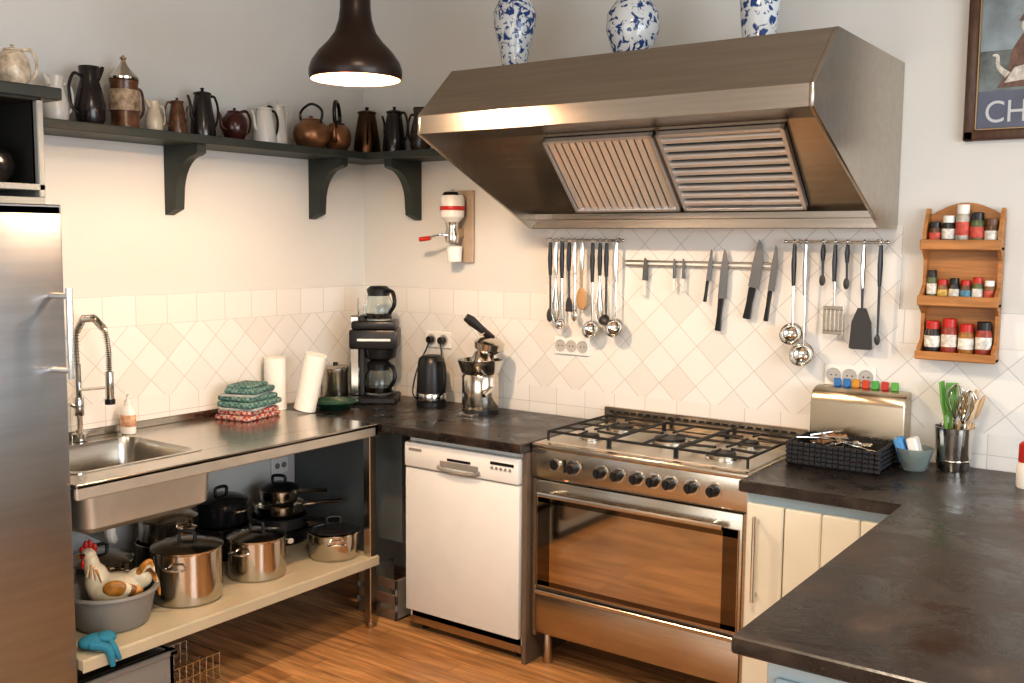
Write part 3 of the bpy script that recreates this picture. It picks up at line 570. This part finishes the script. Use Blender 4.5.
def roll(name,loc,rot,h=.24,r=.052):
    b=B(name,loc,rot);b.lathe([(.018,0),(r,0),(r,h),(.018,h),(.018,0)],PAPER,seg=32);b.lathe([(.019,.001),(.02,h-.001),(.018,h-.001)],BEIGE);b.done()
roll('paper_towel_roll',(.09,-.685,.901),(0,0,0));roll('paper_towel_roll',(.255,-.66,.914),(0,.24,.35),h=.26,r=.05)
G1=checker('green_cloth',(.05,.14,.13),(.18,.29,.27),70);R1=checker('red_check_cloth',(.36,.05,.04),(.50,.40,.35),60);W1=mat('grey_cloth',(.36,.40,.40),.9,bump=.6,var=.2,vscale=30)
b=B('folded_tea_towels',(.16,-.90,.901),(0,0,.3))
zz=0
for i,(mm,hh,ww) in enumerate(((R1,.022,.115),(R1,.024,.108),(W1,.012,.11),(G1,.026,.115),(G1,.024,.106),(W1,.010,.10),(G1,.024,.095),(G1,.016,.075))):
    dx=random.uniform(-.01,.01);b.box(-ww*.8+dx,ww*.8+dx,-ww,ww,zz,zz+hh,mm,.011,seg=3,M=Matrix.Rotation(random.uniform(-.15,.15),4,'Z')@Matrix.Rotation(random.uniform(-.02,.02) if i else 0,4,'X'));zz+=hh-.001
b.done()
b=B('dark_green_dish',(.28,-.50,.90));b.lathe([(0,0),(.06,0),(.075,.012),(.115,.034),(.112,.037),(.06,.014),(0,.012)],mat('bottle_green',(.015,.06,.04),.3));b.box(-.06,.05,-.04,.04,.014,.032,mat('sponge_green',(.04,.10,.06),.9,bump=.5),.008,seg=2);b.done()
# ---------------------------------------------------------------- pots in the lower shelf
BE=mat('black_enamel',(.015,.015,.017),.2)
def cook(name,loc,R,H,lid=True,long=None,m=POT,rot=0,lidm=None,tilt=None):
    b=B(name,loc,(0,0,rot))
    b.lathe([(0,0),(R*.95,0),(R,.008),(R,H),(R*1.04,H+.003),(R*1.02,H+.006),(R*.98,H),(R*.97,.01),(0,.008)],m,seg=40)
    if long: b.tube([(R*.98,0,H*.8),(R*1.3,0,H*.95),(R+long,0,H*1.1)],[.008,.01,.012],BLACK if m!=POT else CHROME,flat=1.3)
    else:
        for sg in (1,-1): b.tube([(0+.035,sg*R,H*.78),(.03,sg*(R+.035),H*.8),(-.03,sg*(R+.035),H*.8),(-.035,sg*R,H*.78)],.005,CHROME)
    if lid:
        M=tilt or Matrix();lm=lidm or m
        b.lathe([(R*1.03,H+.004),(R*1.04,H+.010),(R*.8,H+.022),(R*.3,H+.034),(0,H+.036)],lm,seg=40,M=M)
        b.tube([(-.03,0,H+.034),(-.025,0,H+.06),(.025,0,H+.06),(.03,0,H+.034)],.007,BLACK,M=M)
    b.done()
Z=.324
cook('stock_pot',(.50,-1.49,Z),.128,.195,rot=.6)
cook('cooking_pot',(.50,-1.155,Z),.115,.155,lid=True,rot=.3)
cook('lidded_saucepan',(.57,-.79,Z),.108,.105,rot=.9,lidm=BE,tilt=Matrix.Rotation(-.07,4,'X'))
cook('cooking_pot',(.18,-1.345,Z),.125,.13,lid=False,rot=h2)
cook('cooking_pot',(.18,-1.345,Z+.137),.115,.085,lid=True,rot=h2)
cook('cooking_pot',(.17,-1.645,Z),.12,.12,lid=True,rot=h2)
cook('black_casserole',(.165,-1.065,Z),.12,.13,lid=False,m=BE,rot=h2)
cook('black_casserole',(.165,-1.065,Z+.137),.11,.095,lid=True,m=BE,rot=h2)
cook('saucepan',(.365,-.970,Z),.058,.09,lid=False,long=.09,rot=-.1)
cook('frying_pan',(.20,-.77,Z),.125,.055,lid=False,long=.10,m=BE,rot=.75)
cook('frying_pan',(.20,-.77,Z+.062),.125,.05,lid=False,long=.17,m=mat('nonstick',(.03,.03,.032),.3),rot=.3)
cook('frying_pan',(.20,-.77,Z+.12),.11,.045,lid=False,long=.17,m=POT,rot=.8)
cook('saucepan',(.20,-.77,Z+.172),.085,.06,lid=True,long=.15,m=POT,rot=.45,lidm=BE)
b=B('washing_up_bowl',(.50,-1.81,Z));b.lathe([(0,0),(.115,0),(.125,.01),(.150,.12),(.163,.125),(.161,.135),(.142,.13),(.118,.015),(0,.012)],GREYPL,seg=40);b.done()
e=bpy.data.objects.new('ceramic_rooster',None);bpy.context.collection.objects.link(e);e.location=(.51,-1.80,Z+.025);e.rotation_euler=(0,0,math.radians(50))
CW=mat('rooster_glaze',(.72,.62,.44),.25,var=.15,vscale=12);YB=mat('rooster_ochre',(.50,.22,.04),.3,var=.5,vscale=30);BR=mat('rooster_brown',(.20,.09,.03),.3,var=.4,vscale=30)
b=B('body')
b.sph((0,0,.095),1,CW,sc=(.095,.060,.060));b.sph((.0,0,.035),1,CW,sc=(.06,.045,.05));b.sph((-.06,0,.130),1,CW,sc=(.043,.040,.065));b.sph((-.076,0,.18),1,CW,sc=(.028,.026,.055));b.sph((-.086,0,.228),1,CW,sc=(.027,.023,.026))
b.sph((.08,0,.13),1,CW,sc=(.045,.028,.04))
o=b.done(e);r=o.modifiers.new('r','REMESH');r.mode='VOXEL';r.voxel_size=.0045;r.use_smooth_shade=True;sm=o.modifiers.new('s','SMOOTH');sm.iterations=5
b=B('comb_beak_wings')
for i,(dx,h,zz) in enumerate(((-.106,.014,.245),(-.094,.022,.255),(-.080,.025,.257),(-.066,.018,.25))): b.sph((dx,0,zz),1,RED,sc=(.010,.006,h))
b.sph((-.086,0,.247),1,RED,sc=(.026,.006,.010))
for sg in (1,-1): b.sph((-.104,sg*.006,.196),1,RED,sc=(.008,.006,.019))
b.sph((-.100,0,.226),1,RED,sc=(.014,.0225,.013));b.tube([(-.108,0,.226),(-.135,0,.218)],[.009,.001],YB,smooth=False)
for sg in(1,-1):
    b.sph((-.098,sg*.021,.232),.005,BLACK)
    for k in range(4): b.sph((.005+.020*k,sg*(.052-.005*k),.105-.006*k+.008),1,(YB,CW,BR,YB)[k],sc=(.042-.004*k,.012,.030-.003*k))
    for k in range(6): b.tube([(-.080+.004*k,sg*(.018+.002*k),.20-.004*k),(-.070+.010*k-.02,sg*(.032+.002*k),.155-.004*k)],[.006,.002],YB if k%2 else CW,smooth=False,seg=8)
for k in range(7): b.tube([(.070,0,.130),(.095+.004*k,.010*(k-3),.180-.008*k),(.120+.003*k,.012*(k-3),.200-.020*k),(.132+.002*k,.013*(k-3),.180-.022*k)],[.012,.011,.009,.002],(YB,CW,BR)[k%3],seg=8)
b.done(e)
b=B('blue_dishcloth',(.65,-1.975,Z));b.sph((0,0,.022),1,BLUEW,sc=(.042,.055,.022));b.sph((.02,.03,.03),1,BLUEW,sc=(.035,.035,.02));b.tube([(.035,-.03,.025),(.08,.0,.014),(.089,.01,-.045)],[.016,.014,.009],BLUEW);b.tube([(.035,.03,.025),(.082,.02,.012),(.089,.035,-.03)],[.014,.012,.008],BLUEW);b.done()
b=B('storage_crate');b.box(.30,.62,-2.02,-1.68,0,.02,GREYPL)
for a in ((.28,.30,-2.04,-1.66),(.62,.64,-2.04,-1.66),(.28,.64,-2.04,-2.02),(.28,.64,-1.68,-1.66)): b.box(*a,.0,.21,GREYPL,.003)
b.box(.27,.65,-2.05,-2.015,.19,.21,GREYPL,.004);b.box(.27,.65,-1.685,-1.65,.19,.21,GREYPL,.004);b.box(.615,.65,-2.05,-1.65,.19,.21,GREYPL,.004);b.box(.27,.305,-2.05,-1.65,.19,.21,GREYPL,.004);b.done()
b=B('wire_basket',(.50,-1.52,0))
for z in (.01,.06,.11): b.tube([(-.10,-.12,z),(.10,-.12,z),(.10,.09,z),(-.10,.09,z)],.003,CHROME,closed=True,smooth=False,seg=6)
for i in range(8):
    y=-.12+.21*i/7
    b.tube([(-.10,y,.11),(-.10,y,.01),(.10,y,.01),(.10,y,.11)],.002,CHROME,smooth=False,seg=6)
b.done()
b=B('bottle_crate',(.60,-.46,0))
for z in (0,.07,.14): b.box(-.10,.14,-.12,-.11,z,z+.045,mat('crate_grey',(.16,.11,.08),.5))
for x in (-.10,.13): b.box(x,x+.01,-.12,.12,0,.185,GREYPL)
b.box(-.10,.14,-.11,.12,0,.01,GREYPL);b.done()
# ---------------------------------------------------------------- right counter
b=B('cutlery_basket',(2.56,-.24,.901))
WK=mat('black_wicker',(.02,.02,.023),.5)
for s_ in ((-.155,-.145,-.11,.11),(.145,.155,-.11,.11),(-.155,.155,-.11,-.10),(-.155,.155,.10,.11)): b.box(*s_,0,.075,DARKIN,.002)
b.box(-.15,.15,-.105,.105,0,.006,DARKIN)
for z in (.012,.028,.044,.060,.076):
    for i in range(16):
        x=-.155+i*.0205
        for y in(-.112,.112): b.box(x,x+.0185,y-.004-(.002 if i%2 else 0),y+.004,z-.007,z+.006,WK,.002)
    for i in range(11):
        y=-.112+i*.0205
        for x in(-.157,.157): b.box(x-.004,x+.004,y,y+.0185,z-.007,z+.006,WK,.002)
for i in range(22):
    x=random.uniform(-.09,.09);y=random.uniform(-.05,.05);a=random.uniform(-.6,.6)+(.0 if i%3 else 1.2);z=.02+.0038*i
    M=Matrix.Translation((x,y,z))@Matrix.Rotation(a,4,'Z')@Matrix.Rotation(random.uniform(-.12,.12),4,'Y')
    b.tube([(-.06,0,0),(.03,0,.002)],[.006,.003],CHROME,smooth=False,flat=.3,M=M,seg=8);b.sph((.045,0,.002),1,CHROME,M=M,sc=(.022,.012,.004),seg=12)
for i in range(3): b.tube([(-.10+.02*i,-.02,.075),(-.04+.02*i,.06,.09)],.008,mat('wood_handle',(.30,.17,.08),.5),smooth=False)
b.done()
b=B('bread_bin',(2.57,-.06,.9));b.prism([(-.048,0),(.045,0),(.045,.25),(.0,.25),(-.035,.235),(-.048,.20)],0,-.17,.17,mat('bin_steel',(.54,.46,.35),.25,1.,var=.05),bev=.004);b.box(-.165,.165,-.052,-.047,.012,.02,CHROME,.001);b.done()
for i,c in enumerate(((.04,.18,.45),(.04,.18,.45),(.6,.28,.03),(.55,.07,.03),(.08,.35,.08),(.5,.05,.03),(.12,.4,.08))):
    b=B('bag_clip',(2.475+i*.035,-.035,1.151));mm=mat('clip_%d'%i,c,.4)
    b.box(-.013,.013,-.006,.006,0,.03,mm,.003);b.box(-.010,.010,-.012,.012,.0,.008,mm,.002);b.done()
b=B('glass_bowl',(2.795,-.165,.9));b.lathe([(0,0),(.04,0),(.045,.01),(.064,.075),(.062,.077),(.042,.014),(0,.008)],mat('frosted_glass',(.40,.48,.46),.15,trans=.6),seg=32)
b.box(-.03,.0,-.035,.025,.03,.12,mat('sponge_blue',(.1,.3,.6),.9),.006,M=Matrix.Rotation(-.35,4,'Y'));b.box(0.005,.04,-.03,.025,.03,.11,WHITE,.006,M=Matrix.Rotation(-.3,4,'Y'));b.sph((.01,.01,.035),.035,mat('scourer',(.4,.45,.4),.9));b.done()
b=B('utensil_holder',(2.905,-.082,.9));b.lathe([(0,0),(.052,0),(.054,.006),(.066,.15),(.069,.152),(.064,.152),(.052,.01),(0,.008)],CHROME,seg=32);b.lathe([(.057,.03),(.0585,.033),(.0585,.036),(.0575,.039)],POT)
WL=mat('light_wood',(.58,.38,.20),.6);WL2=mat('pale_wood',(.68,.52,.34),.6);GP=mat('green_plastic',(.14,.36,.07),.4)
for (x,y,tx,ty,L,mm,k) in ((-.02,-.01,-.05,.0,.30,GP,0),(-.03,.02,-.02,.02,.29,GP,0),(.0,.0,.0,-.01,.28,CHROME,1),(.03,.0,.09,.0,.27,WL,2),(.03,.02,.06,.03,.29,WL2,2),(.01,-.03,.045,-.03,.26,CHROME,1),(.02,-.02,.075,-.02,.25,WL2,2),(0,.02,.02,.03,.27,WL,2)):
    a=V((x*.5,y*.5,.02));c=V((tx,ty,L));b.tube([a,a.lerp(c,.6)],.006,mm,smooth=False,seg=8);d=(c-a).normalized();q=Matrix.Translation(a.lerp(c,.6))@d.to_track_quat('Z','Y').to_matrix().to_4x4()
    if k==0: b.prism([(-.010,0),(.010,0),(.024,.05),(.020,.12),(-.020,.12),(-.024,.05)],1,-.003,.003,mm,M=q,bev=.001)
    elif k==2: b.sph((0,0,.06),1,mm,M=q,sc=(.028,.007,.045))
    else:
        for kk in range(5):
            an=math.pi*kk/5;cc,ss=math.cos(an)*.03,math.sin(an)*.03
            b.tube([(0,0,0),(cc,ss,.06),(cc*.9,ss*.9,.10),(0,0,.125),(-cc*.9,-ss*.9,.10),(-cc,-ss,.06),(0,0,0)],.0016,CHROME,seg=5,M=q)
b.done()
b=B('preserve_jar',(3.165,-.22,.9));b.lathe([(0,0),(.035,0),(.038,.01),(.038,.07),(.03,.085),(.0,.085)],WHITE);b.lathe([(0,.085),(.034,.085),(.034,.14),(.025,.15),(0,.15)],RED);b.done()
# ---------------------------------------------------------------- lights
def area(name,loc,rot,sx,sy,e,col):
    l=bpy.data.lights.new(name,'AREA');l.shape='RECTANGLE';l.size=sx;l.size_y=sy;l.energy=e;l.color=col
    o=bpy.data.objects.new(name,l);bpy.context.collection.objects.link(o);o.location=loc;o.rotation_euler=rot;return o
area('window_light_right',(6.05,-2.6,1.7),(0,math.pi/2,0),1.6,3.2,105,(.84,.92,1.0))
area('window_light_front',(3.2,-6.35,1.65),(math.pi/2,0,0),4.0,1.7,52,(1.0,.98,.95))
def point(name,loc,e,col,r=.04):
    l=bpy.data.lights.new(name,'POINT');l.energy=e;l.color=col;l.shadow_soft_size=r;o=bpy.data.objects.new(name,l);bpy.context.collection.objects.link(o);o.location=loc
point('pendant_bulb_light',(1.266,-1.353,2.247),64,(1,.74,.48),.03)
area('warm_fill_light',(2.9,-2.7,2.95),(0,0,0),.5,.5,42,(1,.80,.60))  # added warm fill from overhead, out of view; no fixture hangs here
w=bpy.data.worlds.new('World');scene.world=w;w.use_nodes=True;w.node_tree.nodes['Background'].inputs[0].default_value=(.80,.88,1,1);w.node_tree.nodes['Background'].inputs[1].default_value=.8
# ---------------------------------------------------------------- camera
cd=bpy.data.cameras.new('camera');cd.sensor_width=36;cd.lens=1009.955*36/1024;cd.clip_start=.05
co=bpy.data.objects.new('camera',cd);bpy.context.collection.objects.link(co);scene.camera=co
y,p,ro=math.radians(35.497),math.radians(5.668),math.radians(.466)
f=V((-math.sin(y)*math.cos(p),math.cos(y)*math.cos(p),-math.sin(p)));r=V((math.cos(y),math.sin(y),0));u=r.cross(f)
r2=r*math.cos(ro)+u*math.sin(ro);u2=-r*math.sin(ro)+u*math.cos(ro)
co.matrix_world=Matrix(((r2.x,u2.x,-f.x,3.666),(r2.y,u2.y,-f.y,-3.818),(r2.z,u2.z,-f.z,1.683),(0,0,0,1)))
scene.view_settings.view_transform='Standard'
for lk in ('Medium High Contrast','Standard - Medium High Contrast'):
    try: scene.view_settings.look=lk;break
    except Exception: pass
scene.view_settings.exposure=0
